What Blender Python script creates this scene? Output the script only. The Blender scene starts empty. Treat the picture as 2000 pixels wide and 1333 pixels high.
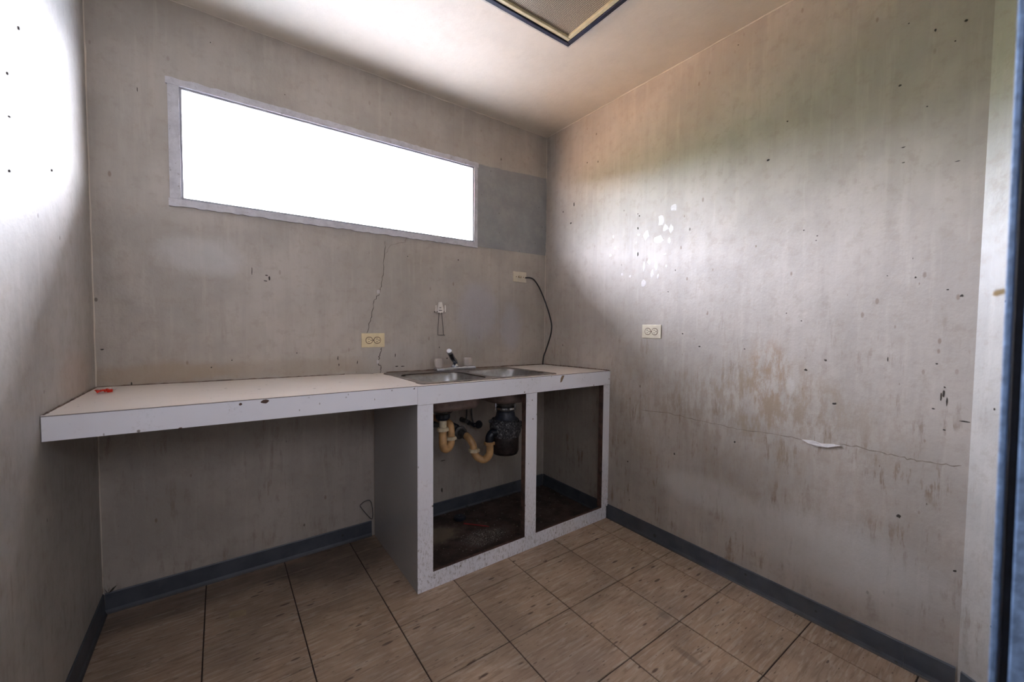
import bpy, bmesh, math, random
from mathutils import Vector, Matrix
random.seed(7)
SC = bpy.context.scene
COL = SC.collection

# ------------------------------------------------------------------ camera
CAM = Vector((-1.89573, -2.21650, 1.17001))
YAW, PITCH, ROLL, FPX = 0.627034, -0.041434, 0.008847, 789.366
FWD = Vector((math.sin(YAW)*math.cos(PITCH), math.cos(YAW)*math.cos(PITCH), math.sin(PITCH)))
_r = Vector((math.cos(YAW), -math.sin(YAW), 0)); _u = _r.cross(FWD)
RGT = _r*math.cos(ROLL) + _u*math.sin(ROLL)
UPV = -_r*math.sin(ROLL) + _u*math.cos(ROLL)
cd = bpy.data.cameras.new('camera'); cam = bpy.data.objects.new('camera', cd); COL.objects.link(cam)
m3 = Matrix((RGT, UPV, -FWD)).transposed()
cam.matrix_world = Matrix.Translation(CAM) @ m3.to_4x4()
cd.sensor_fit = 'HORIZONTAL'; cd.sensor_width = 36.0; cd.lens = FPX*36/2000
cd.clip_start = 0.02; cd.clip_end = 200
cd.dof.use_dof = True; cd.dof.focus_distance = 2.2; cd.dof.aperture_fstop = 3.2
SC.camera = cam

def at(ax, v, px):
    """world point that the photograph shows at px, on the plane axis ax = v"""
    d = FWD + RGT*((px[0]-1000)/FPX) - UPV*((px[1]-666.5)/FPX)
    return CAM + d*((v-CAM[ax])/d[ax])

# ------------------------------------------------------------------ light and exposure
SKY, SUN, HALL = 84.0, 175.0, 11.5
SC.view_settings.view_transform = 'Standard'
SC.view_settings.look = 'None'
SC.view_settings.exposure = 0.0
SC.view_settings.gamma = 1.0
SC.cycles.use_adaptive_sampling = True; SC.cycles.adaptive_threshold = 0.02
SC.cycles.max_bounces = 9; SC.cycles.diffuse_bounces = 7; SC.cycles.transparent_max_bounces = 8
SC.view_settings.use_curve_mapping = False
world = bpy.data.worlds.new('overcast_sky'); SC.world = world; world.use_nodes = True
bg = world.node_tree.nodes['Background']
bg.inputs[0].default_value = (0.81, 0.85, 1.0, 1); bg.inputs[1].default_value = SKY
sl = bpy.data.lights.new('sun', 'SUN'); sl.energy = SUN; sl.angle = math.radians(2); sl.color = (1.0, 0.93, 0.82)
so = bpy.data.objects.new('sun', sl); COL.objects.link(so)
so.rotation_euler = Vector((0.45, -0.10, -1.0)).to_track_quat('-Z', 'Y').to_euler()
# portal in the window opening: only guides the sampling of the sky
pl = bpy.data.lights.new('window_portal', 'AREA'); pl.shape = 'RECTANGLE'; pl.size = 1.42; pl.size_y = 0.46
pl.cycles.is_portal = True
po = bpy.data.objects.new('window_portal', pl); COL.objects.link(po)
po.location = (-1.3035, 0.03, 1.913); po.rotation_euler = (math.radians(-90), 0, 0)
# area light for the doorway's daylight, inside the added hallway behind the camera
hl = bpy.data.lights.new('hallway_daylight', 'AREA'); hl.shape = 'RECTANGLE'; hl.size = 0.8; hl.size_y = 0.6
hl.energy = HALL; hl.color = (0.90, 0.89, 1.0)
ho = bpy.data.objects.new('hallway_daylight', hl); COL.objects.link(ho)
ho.location = (-1.72, -3.1, 1.90); ho.rotation_euler = (math.radians(82), 0, 0)

# ------------------------------------------------------------------ room numbers (metres)
W, H, L = 2.2888, 2.4873, 2.0468
OX, OY, T = -0.1331, -0.4381, 0.3048
XC, D = -1.2212, 0.6057
HB = 0.083

# ------------------------------------------------------------------ node helpers
class NT:
    def __init__(s, name):
        s.m = bpy.data.materials.new(name); s.m.use_nodes = True
        s.t = s.m.node_tree; s.t.nodes.clear()
        s.out = s.t.nodes.new('ShaderNodeOutputMaterial')
        s.b = s.t.nodes.new('ShaderNodeBsdfPrincipled')
        s.t.links.new(s.b.outputs[0], s.out.inputs[0])
    def n(s, typ, **kw):
        nd = s.t.nodes.new(typ)
        for k, v in kw.items(): setattr(nd, k, v)
        return nd
    def put(s, sock, v):
        if hasattr(v, 'is_linked'): s.t.links.new(v, sock)
        elif isinstance(v, (tuple, list)) and len(v) == 3 and sock.type == 'RGBA': sock.default_value = (*v, 1)
        else: sock.default_value = v
    def math(s, op, a, b=0.0, c=None):
        nd = s.n('ShaderNodeMath', operation=op); s.put(nd.inputs[0], a); s.put(nd.inputs[1], b)
        if c is not None: s.put(nd.inputs[2], c)
        return nd.outputs[0]
    def mix(s, f, a, b, mode='MIX'):
        nd = s.n('ShaderNodeMix', data_type='RGBA', blend_type=mode)
        s.put(nd.inputs[0], f); s.put(nd.inputs[6], a); s.put(nd.inputs[7], b); return nd.outputs[2]
    def vmath(s, op, a, b):
        nd = s.n('ShaderNodeVectorMath', operation=op); s.put(nd.inputs[0], a); s.put(nd.inputs[1], b); return nd.outputs
    def pos(s): return s.n('ShaderNodeNewGeometry').outputs['Position']
    def obj(s): return s.n('ShaderNodeTexCoord').outputs['Object']
    def rand(s): return s.n('ShaderNodeObjectInfo').outputs['Random']
    def mapp(s, v, sc=(1, 1, 1), loc=(0, 0, 0), rot=(0, 0, 0)):
        nd = s.n('ShaderNodeMapping'); s.put(nd.inputs[0], v); nd.inputs[1].default_value = loc
        nd.inputs[2].default_value = rot; nd.inputs[3].default_value = sc; return nd.outputs[0]
    def noise(s, v, scale, detail=4, rough=.55, dist=0.0):
        nd = s.n('ShaderNodeTexNoise'); s.put(nd.inputs['Vector'], v); nd.inputs['Scale'].default_value = scale
        nd.inputs['Detail'].default_value = detail; nd.inputs['Roughness'].default_value = rough
        nd.inputs['Distortion'].default_value = dist; return nd.outputs[0]
    def voro(s, v, scale, rnd=1.0):
        nd = s.n('ShaderNodeTexVoronoi'); s.put(nd.inputs['Vector'], v); nd.inputs['Scale'].default_value = scale
        nd.inputs['Randomness'].default_value = rnd; return nd.outputs
    def ramp(s, f, lo, hi, a=0.0, b=1.0):
        nd = s.n('ShaderNodeMapRange', interpolation_type='SMOOTHSTEP'); s.put(nd.inputs[0], f)
        nd.inputs[1].default_value = lo; nd.inputs[2].default_value = hi; nd.inputs[3].default_value = a; nd.inputs[4].default_value = b
        return nd.outputs[0]
    def sep(s, v):
        nd = s.n('ShaderNodeSeparateXYZ'); s.put(nd.inputs[0], v); return nd.outputs
    def specks(s, v, scale, size, keep, soft=.5):
        """mask of scattered specks: Voronoi cells kept at random"""
        vo = s.voro(v, scale)
        k = s.math('GREATER_THAN', s.sep(vo[1])[0], 1-keep)
        sz = s.math('MULTIPLY', s.sep(vo[1])[1], size)
        d = s.math('DIVIDE', vo[0], s.math('ADD', sz, size*.25))
        return s.math('MULTIPLY', k, s.ramp(d, 1.0, soft))
    def ell(s, p, c, r, wob=.5, ns=7):
        """soft ellipse mask round c with radii r and a ragged edge"""
        d = s.vmath('LENGTH', s.vmath('DIVIDE', s.vmath('SUBTRACT', p, c)[0], r)[0], (0, 0, 0))[1]
        d = s.math('ADD', d, s.math('MULTIPLY', s.math('SUBTRACT', s.noise(p, ns, 5, .7), .5), wob*2))
        return s.ramp(d, 1.1, .45)
    def bump(s, h, strength=.2, dist=.01, prev=None):
        nd = s.n('ShaderNodeBump'); nd.inputs['Strength'].default_value = strength; nd.inputs['Distance'].default_value = dist
        s.put(nd.inputs['Height'], h)
        if prev is not None: s.put(nd.inputs['Normal'], prev)
        return nd.outputs[0]
    def fin(s, col, rough=.5, nrm=None, metal=0.0, spec=None):
        s.put(s.b.inputs['Base Color'], col); s.put(s.b.inputs['Roughness'], rough); s.put(s.b.inputs['Metallic'], metal)
        if nrm is not None: s.put(s.b.inputs['Normal'], nrm)
        if spec is not None: s.b.inputs['Specular IOR Level'].default_value = spec
        return s.m

def plain(name, c, rough=.5, metal=0.0, var=.12, scale=25, bump=.05):
    t = NT(name); p = t.obj()
    n = t.noise(p, scale, 5, .6)
    col = t.mix(t.ramp(n, .3, .7), tuple(x*(1-var) for x in c), tuple(min(1, x*(1+var)) for x in c))
    return t.fin(col, rough, t.bump(t.noise(p, scale*4, 3), bump, .002), metal)

def wall_mat(name, base, kind='back'):
    t = NT(name); p = t.pos(); z = t.sep(p)[2]
    big = t.ramp(t.noise(p, 2.2, 6, .62), .36, .64)
    q = .25 if kind == 'ceiling' else 1.0
    col = t.mix(big, tuple(x*(1-.14*q) for x in base), tuple(min(1, x*1.06) for x in base))
    # rolled paint: vertical streaks and mottling
    st = t.noise(t.mapp(p, (14, 14, .9)), 1.0, 5, .65)
    col = t.mix(t.math('MULTIPLY', t.ramp(st, .46, .70), .38*q), col, tuple(x*.78 for x in base))
    st2 = t.noise(t.mapp(p, (30, 30, 2.2), (3, 5, 7)), 1.0, 4, .6)
    col = t.mix(t.math('MULTIPLY', t.ramp(st2, .52, .68), .30*q), col, tuple(min(1, x*1.18) for x in base))
    mo = t.noise(p, 22, 6, .7)
    col = t.mix(t.math('MULTIPLY', t.ramp(mo, .50, .66), .34*q*q), col, (.30, .25, .20))
    # fine dirt, drips and fly specks
    grime = t.ramp(t.noise(p, 5.0, 6, .7), .44, .64)
    low = t.ramp(z, 1.5, .55)
    dr = t.noise(t.mapp(p, (38, 38, 5.5)), 1.0, 4, .7)
    dm = t.math('MULTIPLY', t.math('MULTIPLY', t.ramp(dr, .51, .62), grime), t.math('ADD', t.math('MULTIPLY', low, .75), .10))
    col = t.mix(t.math('MULTIPLY', dm, .95 if kind == 'right' else .5), col, (.20, .14, .09))
    sp = t.specks(t.mapp(p, (1, 1, .6)), 11.0, .055, .30)
    sp2 = t.specks(t.mapp(p, (1, 1, .45), (2, 1, 3)), 26.0, .14, .32)
    amt = t.math('MULTIPLY', t.ramp(t.noise(p, 1.3, 2), .38, .62), .9)
    if kind != 'ceiling':
        col = t.mix(t.math('MULTIPLY', sp, .8), col, (.10, .075, .055))
        col = t.mix(t.math('MULTIPLY', t.math('MULTIPLY', sp2, amt), .75), col, (.17, .11, .07))
    if kind == 'right':
        # brown water stain and smeared dirt around it
        for c, r, k, cc in (((0, -1.47, .93), (1, .10, .22), .72, (.30, .18, .095)), ((0, -1.47, .86), (1, .26, .26), .62, (.30, .23, .16)),
                            ((0, -1.22, .80), (1, .34, .20), .65, (.28, .22, .16)), ((0, -.75, .72), (1, .35, .35), .5, (.32, .26, .19)),
                            ((0, -1.68, .78), (1, .30, .20), .55, (.30, .24, .18)), ((0, -1.45, .45), (1, .6, .24), .45, (.32, .26, .2))):
            msk = t.math('MULTIPLY', t.ell(p, c, r), t.ramp(t.noise(t.mapp(p, (26, 26, 9)), 1.0, 6, .75), .42, .62))
            col = t.mix(t.math('MULTIPLY', msk, k), col, cc)
        # repainted, paler areas
        for c, r, k in (((0, -1.70, .30), (1, .40, .17), .5), ((0, -1.20, .36), (1, .30, .10), .45), ((0, -1.55, .93), (1, .02, .045), .5)):
            col = t.mix(t.math('MULTIPLY', t.ell(p, c, r, .25, 4), k), col, (.56, .55, .53))
    if kind == 'back':
        for c, r, k, cc in (((-2.1, 0, .95), (.35, 1, .06), .6, (.33, .25, .17)), ((-1.6, 0, .95), (.6, 1, .05), .4, (.30, .24, .17)),
                            ((-.55, 0, 1.25), (.18, 1, .22), .5, (.42, .41, .45)), ((-1.95, 0, 1.45), (.18, 1, .10), .35, (.60, .60, .60)),
                            ((-.3, 0, 1.15), (.10, 1, .20), .5, (.40, .40, .45)), ((-1.1, 0, .98), (.25, 1, .09), .35, (.46, .44, .42))):
            col = t.mix(t.math('MULTIPLY', t.ell(p, c, r), k), col, cc)
    if kind == 'left':
        col = t.mix(t.math('MULTIPLY', t.ell(p, (-W, -.25, .98), (1, .22, .12)), .4), col, (.40, .30, .24))
    # thin paler line where the walls meet
    x_, y_ = t.sep(p)[0], t.sep(p)[1]
    if kind in ('back',):
        e = t.math('MINIMUM', t.math('ABSOLUTE', x_), t.math('ADD', x_, W))
        col = t.mix(t.ramp(e, .004, .002, 0, .6), col, (.66, .62, .56))
    h = t.noise(p, 95, 4, .6)
    nb = t.bump(h, .22, .003)
    nb = t.bump(t.noise(t.mapp(p, (1, 1, .6)), 14, 4, .6), .22, .012, nb)
    nb = t.bump(sp, .4, .002, nb)
    rg = t.math('ADD', t.math('MULTIPLY', t.ramp(mo, .3, .7), .12), {'ceiling': .6, 'right': .50, 'left': .46}.get(kind, .36))
    return t.fin(col, rg, nb)

WALLC = (.405, .362, .318)
M = {}
M['wall_back'] = wall_mat('painted_wall_window_side', WALLC, 'back')
M['wall_right'] = wall_mat('painted_wall_right', (.405, .362, .322), 'right')
M['wall_left'] = wall_mat('painted_wall_left', (.375, .35, .318), 'left')
M['wall_front'] = wall_mat('painted_wall_door_side', (.42, .40, .37), 'front')
M['ceiling'] = wall_mat('painted_ceiling', (.56, .50, .425), 'ceiling')

def laminate(name, base, dirt=.5, scuff=(.30, .27, .25)):
    t = NT(name); p = t.pos()
    col = t.mix(t.ramp(t.noise(p, 3.0, 4), .35, .65), tuple(x*.95 for x in base), base)
    a = t.ramp(t.noise(p, 9, 6, .7), .50, .70)
    fine = t.ramp(t.noise(p, 90, 5, .75), .50, .68)
    col = t.mix(t.math('MULTIPLY', t.math('MULTIPLY', a, fine), dirt), col, scuff)
    col = t.mix(t.math('MULTIPLY', t.specks(p, 22, .14, .35), .8), col, (.16, .11, .08))
    col = t.mix(t.math('MULTIPLY', t.specks(t.mapp(p, (1, 1, .4)), 60, .20, .12), .7), col, (.20, .16, .13))
    z = t.sep(p)[2]
    low = t.math('MULTIPLY', t.ramp(z, .55, .05), t.ramp(t.noise(t.mapp(p, (130, 130, 45)), 1.0, 5, .8), .50, .62))
    col = t.mix(t.math('MULTIPLY', low, dirt), col, (.25, .21, .18))
    return t.fin(col, .33, t.bump(t.noise(p, 30, 3), .06, .002))
M['laminate_edge'] = laminate('white_laminate_edging', (.86, .86, .92), .6)
M['laminate_top'] = laminate('cream_laminate_top', (.82, .74, .67), .5, (.40, .28, .20))
M['panel_grey'] = laminate('grey_white_side_panel', (.40, .395, .40), .25)
M['raw_wood'] = plain('stained_raw_wood', (.085, .045, .035), .8, 0, .4, 30, .3)
M['chipboard'] = plain('exposed_chipboard', (.28, .20, .13), .9, 0, .3, 120, .4)

def tile_mat():
    t = NT('vinyl_floor_tile'); o = t.obj(); rnd = t.rand()
    off = t.n('ShaderNodeCombineXYZ'); t.put(off.inputs[0], t.math('MULTIPLY', rnd, 37.0)); t.put(off.inputs[1], t.math('MULTIPLY', rnd, 91.0))
    v = t.vmath('ADD', o, off.outputs[0])[0]
    col = t.mix(t.ramp(t.noise(v, 5, 4), .35, .65), (.345, .24, .165), (.43, .31, .215))
    col = t.mix(t.math('MULTIPLY', rnd, .35), col, (.37, .28, .22))
    wp = t.vmath('ADD', v, t.n('ShaderNodeTexNoise').outputs[1])[0]
    st = t.noise(t.mapp(v, (9, 75, 1), rot=(0, 0, .10)), 1.0, 5, .6, .6)
    col = t.mix(t.math('MULTIPLY', t.ramp(st, .48, .64), .55), col, (.20, .135, .09))
    st2 = t.noise(t.mapp(v, (10, 95, 1), (4, 2, 0), rot=(0, 0, .14)), 1.0, 4, .6, .8)
    col = t.mix(t.math('MULTIPLY', t.ramp(st2, .50, .64), .45), col, (.56, .47, .38))
    sp = t.specks(t.mapp(v, (.42, 1.5, 1), rot=(0, 0, .2)), 26, .23, .40, .6)
    col = t.mix(t.math('MULTIPLY', sp, .85), col, (.07, .035, .025))
    sp2 = t.specks(t.mapp(v, (.45, 1.6, 1), (3, 3, 0), (0, 0, .12)), 62, .26, .40, .6)
    col = t.mix(t.math('MULTIPLY', sp2, .7), col, (.10, .055, .04))
    # trodden-in dirt, then darker patches under the shelf and on the open floor
    p = t.pos(); g = t.ramp(t.noise(p, 2.6, 6, .65), .42, .66)
    col = t.mix(t.math('MULTIPLY', g, .40), col, (.17, .125, .095))
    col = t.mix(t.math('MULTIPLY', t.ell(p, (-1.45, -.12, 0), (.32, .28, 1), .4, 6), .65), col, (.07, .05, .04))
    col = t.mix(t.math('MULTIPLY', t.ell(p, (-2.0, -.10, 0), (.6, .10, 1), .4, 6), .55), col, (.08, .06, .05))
    for c, r in (((-.46, -1.30, 0), (.025, .03, 1)), ((-.57, -1.47, 0), (.018, .07, 1)), ((-1.9, -1.0, 0), (.3, .3, 1))):
        col = t.mix(t.math('MULTIPLY', t.ell(p, c, r, .3, 20), .5), col, (.13, .10, .08))
    nb = t.bump(t.math('ADD', st, t.math('MULTIPLY', sp, -.6)), .25, .0015)
    return t.fin(col, t.math('ADD', t.math('MULTIPLY', g, .2), .42), nb, spec=.35)
M['tile'] = tile_mat()
M['joint'] = plain('dark_floor_adhesive', (.035, .02, .015), .9)
def base_mat():
    t = NT('grey_vinyl_baseboard'); p = t.pos()
    col = t.mix(t.ramp(t.noise(p, 12, 5), .3, .7), (.050, .057, .072), (.075, .083, .10))
    col = t.mix(t.math('MULTIPLY', t.specks(p, 16, .16, .4), .8), col, (.03, .028, .025))
    col = t.mix(t.ramp(t.sep(p)[2], .012, .0, 0, .7), col, (.04, .03, .025))
    return t.fin(col, .45, t.bump(t.noise(p, 40, 4), .12, .003))
M['base'] = base_mat()
def grime_floor():
    t = NT('filthy_cabinet_floor'); p = t.pos()
    col = t.mix(t.ramp(t.noise(p, 9, 6, .7), .35, .65), (.030, .018, .014), (.085, .055, .042))
    col = t.mix(t.math('MULTIPLY', t.ell(p, (-.98, -.22, 0), (.20, .11, 1), .5, 16), .7), col, (.26, .20, .14))
    col = t.mix(t.math('MULTIPLY', t.specks(p, 40, .3, .3), .7), col, (.22, .19, .16))
    w = t.math('MULTIPLY', t.ell(p, (-.74, -.38, 0), (.16, .09, 1), .4, 12), t.ramp(t.noise(p, 220, 3, .8), .52, .62))
    col = t.mix(w, col, (.5, .48, .45))
    return t.fin(col, .7, t.bump(t.noise(p, 70, 5, .7), .8, .006))
M['grime_floor'] = grime_floor()
def steel():
    t = NT('stained_stainless_steel'); o = t.pos()
    br = t.noise(t.mapp(o, (6, 160, 160)), 1, 3)
    col = t.mix(t.ramp(t.noise(o, 10, 5, .7), .4, .7), (.36, .355, .35), (.24, .22, .21))
    return t.fin(col, t.math('ADD', t.math('MULTIPLY', br, .16), .24), t.bump(br, .08, .001), 1.0)
M['steel'] = steel()
M['steel_dirty'] = plain('grimy_sink_rim', (.25, .215, .19), .42, .75, .35, 30, .2)
M['steel_under'] = plain('rusty_sink_underside', (.20, .15, .135), .6, .35, .3, 14, .3)
M['chrome'] = plain('chrome', (.62, .64, .70), .22, 1.0, .1, 40, .05)
M['chrome_dark'] = plain('dark_reflection_chrome', (.12, .13, .16), .2, .9, .4, 30, .1)  # chrome spout: its dark reflections are put into the colour
M['pvc_tan'] = plain('yellowed_tan_pipe', (.58, .34, .15), .42, 0, .22, 18, .15)
M['pvc_cream'] = plain('cream_plastic_nut', (.66, .56, .38), .45, 0, .15, 40, .1)
M['pipe_grey'] = plain('dull_grey_pipe', (.10, .095, .09), .5, .3, .25, 30, .2)
M['black'] = plain('black_plastic', (.012, .015, .024), .38, 0, .3, 30, .1)
M['rubber'] = plain('black_rubber_cable', (.010, .010, .012), .45)
def disp_mat():
    t = NT('corroded_disposer_shell'); o = t.pos()
    f = t.math('MULTIPLY', t.ramp(t.noise(o, 60, 6, .8), .46, .60), t.ramp(t.noise(t.mapp(o, (150, 150, 60)), 1, 4, .8), .40, .62))
    col = t.mix(f, (.035, .035, .042), (.42, .42, .43))
    return t.fin(col, .75, t.bump(f, .6, .003))
M['disposer'] = disp_mat()
M['disposer_top'] = plain('dark_blue_grey_disposer_neck', (.035, .04, .055), .4, 0, .3, 30, .2)
M['disposer_low'] = plain('rust_black_disposer_can', (.022, .014, .014), .5, 0, .8, 45, .4)
M['ivory'] = plain('yellowed_ivory_plastic', (.66, .55, .34), .35, 0, .10, 20, .05)
M['ivory_pale'] = plain('pale_ivory_plastic', (.60, .54, .42), .35, 0, .10, 20, .05)
M['slot'] = plain('dark_slot', (.02, .014, .01), .6)
M['brown_ring'] = plain('brown_grime_ring', (.11, .06, .035), .6)
M['white_plastic'] = plain('aged_white_plastic', (.72, .68, .62), .4, 0, .15, 30, .1)
M['wire'] = plain('dull_steel_wire', (.10, .09, .085), .4, .8)
def clear_mat():
    t = NT('cloudy_clear_acrylic')
    t.b.inputs['Transmission Weight'].default_value = .45
    return t.fin((.80, .72, .66), .18, t.bump(t.noise(t.obj(), 200, 3), .2, .001))
M['acrylic'] = clear_mat()
def frame_mat():
    t = NT('chipped_white_window_paint'); p = t.pos()
    col = t.mix(t.ramp(t.noise(p, 18, 5, .7), .35, .7), (.58, .57, .60), (.44, .43, .46))
    col = t.mix(t.math('MULTIPLY', t.ramp(t.noise(p, 60, 5, .8), .60, .68), .7), col, (.18, .16, .15))
    return t.fin(col, .45, t.bump(t.noise(p, 45, 5, .7), .35, .004))
M['frame'] = frame_mat()
M['frame_metal'] = plain('grey_window_metal', (.30, .30, .32), .4, .2)
t = NT('window_glass'); t.t.nodes.remove(t.b)
tr = t.n('ShaderNodeBsdfTransparent'); gl = t.n('ShaderNodeBsdfGlossy'); gl.inputs['Roughness'].default_value = .02
fr = t.n('ShaderNodeLayerWeight'); fr.inputs[0].default_value = .5; mx = t.n('ShaderNodeMixShader')
t.t.links.new(t.math('ADD', t.math('MULTIPLY', t.math('POWER', fr.outputs['Facing'], 5.0), .6), .03), mx.inputs[0]); t.t.links.new(tr.outputs[0], mx.inputs[1]); t.t.links.new(gl.outputs[0], mx.inputs[2])
t.t.links.new(mx.outputs[0], t.out.inputs[0]); M['glass'] = t.m
def patch_mat():
    t = NT('grey_infill_panel'); p = t.pos()
    col = t.mix(t.ramp(t.noise(p, 7, 6, .7), .35, .7), (.24, .245, .25), (.31, .31, .305))
    col = t.mix(t.math('MULTIPLY', t.specks(p, 30, .15, .2), .6), col, (.12, .10, .09))
    return t.fin(col, .5, t.bump(t.noise(p, 30, 6, .7), .3, .006))
M['patch'] = patch_mat()
M['plaster'] = plain('bare_white_plaster', (.70, .69, .68), .8, 0, .1, 60, .4)
M['filler'] = plain('pale_wall_filler', (.50, .47, .46), .5, 0, .1, 60, .1)
M['crack'] = plain('dark_crack', (.075, .06, .05), .9)
M['crack_faint'] = plain('faint_crack', (.20, .165, .13), .9)
M['scuff'] = plain('black_scuff', (.035, .028, .022), .8)
M['blue_metal'] = plain('blue_painted_steel', (.17, .26, .42), .28, 0, .3, 90, .5)
M['navy'] = plain('navy_gap_shade', (.008, .012, .022), .5, 0, .4, 60, .3)  # near-black colour stands for the shade in the door frame gap
M['tan_wood'] = plain('tan_wood_sliver', (.72, .50, .24), .6)
M['vent_black'] = plain('blue_black_frame_paint', (.010, .011, .02), .6, 0, .3, 50, .1)
M['vent_black'].node_tree.nodes['Principled BSDF'].inputs['Specular IOR Level'].default_value = .12
M['vent_cream'] = plain('cream_frame_lip', (.50, .43, .27), .45)
M['vent_grey'] = plain('grey_painted_flange', (.42, .38, .34), .5)
def mesh_mat():
    t = NT('perforated_metal_sheet'); o = t.obj()
    vo = t.voro(t.mapp(o, (1, 1, 0)), 150, .1)
    h = t.ramp(vo[0], .42, .30)
    col = t.mix(h, (.46, .39, .30), (.04, .03, .02))
    return t.fin(col, .4, t.bump(vo[0], .5, .002), .5)
M['vent_mesh'] = mesh_mat()
M['red_foil'] = plain('red_foil', (.62, .035, .015), .25, 0, .2, 60, .2)
M['clear_foil'] = plain('crumpled_white_film', (.62, .58, .55), .25)
M['paper'] = plain('yellowed_paper', (.36, .27, .17), .8)
M['red_stick'] = plain('red_plastic_stick', (.25, .02, .02), .4)
M['leaf'] = plain('dry_leaf', (.035, .03, .022), .8)
M['soil'] = plain('sunlit_warm_soil', (.50, .31, .17), .9, 0, .2, 1.5, .3)
M['hedge'] = plain('green_hedge', (.095, .125, .035), .8, 0, .4, 2, .3)
M['eave'] = plain('grey_eave_board', (.24, .24, .25), .7)
M['concrete'] = plain('pale_concrete_paving', (.46, .52, .60), .8, 0, .06, 2)

# ------------------------------------------------------------------ mesh helpers
def obj(name, bm, mat, parent=None, smooth=False, bev=0.0):
    me = bpy.data.meshes.new(name); bm.to_mesh(me); bm.free()
    me.materials.append(mat)
    if smooth:
        for f in me.polygons: f.use_smooth = True
    o = bpy.data.objects.new(name, me); COL.objects.link(o)
    if parent is not None:
        o.parent = parent; o.matrix_parent_inverse = parent.matrix_world.inverted()
    if bev > 0:
        b = o.modifiers.new('bevel', 'BEVEL'); b.width = bev; b.segments = 2; b.limit_method = 'ANGLE'
    return o
def tag(o, label, cat, group=None):
    o['label'] = label; o['category'] = cat
    if group: o['group'] = group
    return o
def thing(name, label, cat, loc=(0, 0, 0), group=None):
    o = bpy.data.objects.new(name, None); COL.objects.link(o); o.location = loc; o.empty_display_size = .05
    bpy.context.view_layer.update()
    return tag(o, label, cat, group)
def setting(o, label=None):
    o['kind'] = 'structure'
    if label: o['label'] = label
    return o
def empty_setting(name, label):
    o = bpy.data.objects.new(name, None); COL.objects.link(o); return setting(o, label)
def box(bm, a, b):
    x0, y0, z0 = (min(a[i], b[i]) for i in range(3)); x1, y1, z1 = (max(a[i], b[i]) for i in range(3))
    v = [bm.verts.new(p) for p in ((x0, y0, z0), (x1, y0, z0), (x1, y1, z0), (x0, y1, z0), (x0, y0, z1), (x1, y0, z1), (x1, y1, z1), (x0, y1, z1))]
    for f in ((3, 2, 1, 0), (4, 5, 6, 7), (0, 1, 5, 4), (1, 2, 6, 5), (2, 3, 7, 6), (3, 0, 4, 7)): bm.faces.new([v[i] for i in f])
    return v
def B(*pairs):
    bm = bmesh.new()
    for a, b in pairs: box(bm, a, b)
    return bm
def frames(pts):
    pts = [Vector(p) for p in pts]; out = []; n = None
    for i, p in enumerate(pts):
        d = (pts[min(i+1, len(pts)-1)]-pts[max(i-1, 0)]).normalized()
        if n is None:
            n = d.orthogonal().normalized()
        n = (n-d*n.dot(d)).normalized(); out.append((p, n, d.cross(n)))
    return out
def tube(bm, pts, r, seg=12, caps=True):
    rs = r if isinstance(r, (list, tuple)) else [r]*len(pts)
    rings = []
    for (p, a, b), rr in zip(frames(pts), rs):
        rings.append([bm.verts.new(p+(a*math.cos(2*math.pi*k/seg)+b*math.sin(2*math.pi*k/seg))*rr) for k in range(seg)])
    for u, v in zip(rings, rings[1:]):
        for k in range(seg): bm.faces.new((u[k], u[(k+1) % seg], v[(k+1) % seg], v[k]))
    if caps: bm.faces.new(rings[0][::-1]); bm.faces.new(rings[-1])
    return bm
def spline(pts, n=6):
    pts = [Vector(p) for p in pts]; out = []
    for i in range(len(pts)-1):
        p0, p1, p2, p3 = pts[max(i-1, 0)], pts[i], pts[i+1], pts[min(i+2, len(pts)-1)]
        for k in range(n):
            t = k/n
            out.append(.5*((2*p1)+(p2-p0)*t+(2*p0-5*p1+4*p2-p3)*t*t+(3*p1-p0-3*p2+p3)*t**3))
    return out+[pts[-1]]
def lathe(bm, c, prof, seg=24, axis='z', ribs=0, ribd=0.0):
    """prof: list of (radius, height along axis)"""
    c = Vector(c); rings = []
    for r, h in prof:
        ring = []
        for k in range(seg):
            a = 2*math.pi*k/seg; rr = r*(1+(ribd if ribs and k % 2 else 0))
            p = (rr*math.cos(a), rr*math.sin(a), h)
            if axis == 'y': p = (p[0], p[2], p[1])
            ring.append(bm.verts.new(c+Vector(p)))
        rings.append(ring)
    for u, v in zip(rings, rings[1:]):
        for k in range(seg): bm.faces.new((u[k], u[(k+1) % seg], v[(k+1) % seg], v[k]))
    if prof[0][0] > 1e-5: bm.faces.new(rings[0][::-1])
    if prof[-1][0] > 1e-5: bm.faces.new(rings[-1])
    bmesh.ops.recalc_face_normals(bm, faces=bm.faces)
    return bm
def prism(bm, poly, a, b, ax=2):
    """extrude a polygon (list of 2-tuples in the other two axes) along axis ax from a to b"""
    def mk(p, h):
        q = list(p); q.insert(ax, h); return bm.verts.new(q)
    lo = [mk(p, a) for p in poly]; hi = [mk(p, b) for p in poly]; n = len(poly)
    bm.faces.new(lo[::-1]); bm.faces.new(hi)
    for k in range(n): bm.faces.new((lo[k], lo[(k+1) % n], hi[(k+1) % n], hi[k]))
    bmesh.ops.recalc_face_normals(bm, faces=bm.faces)
    return bm

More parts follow.
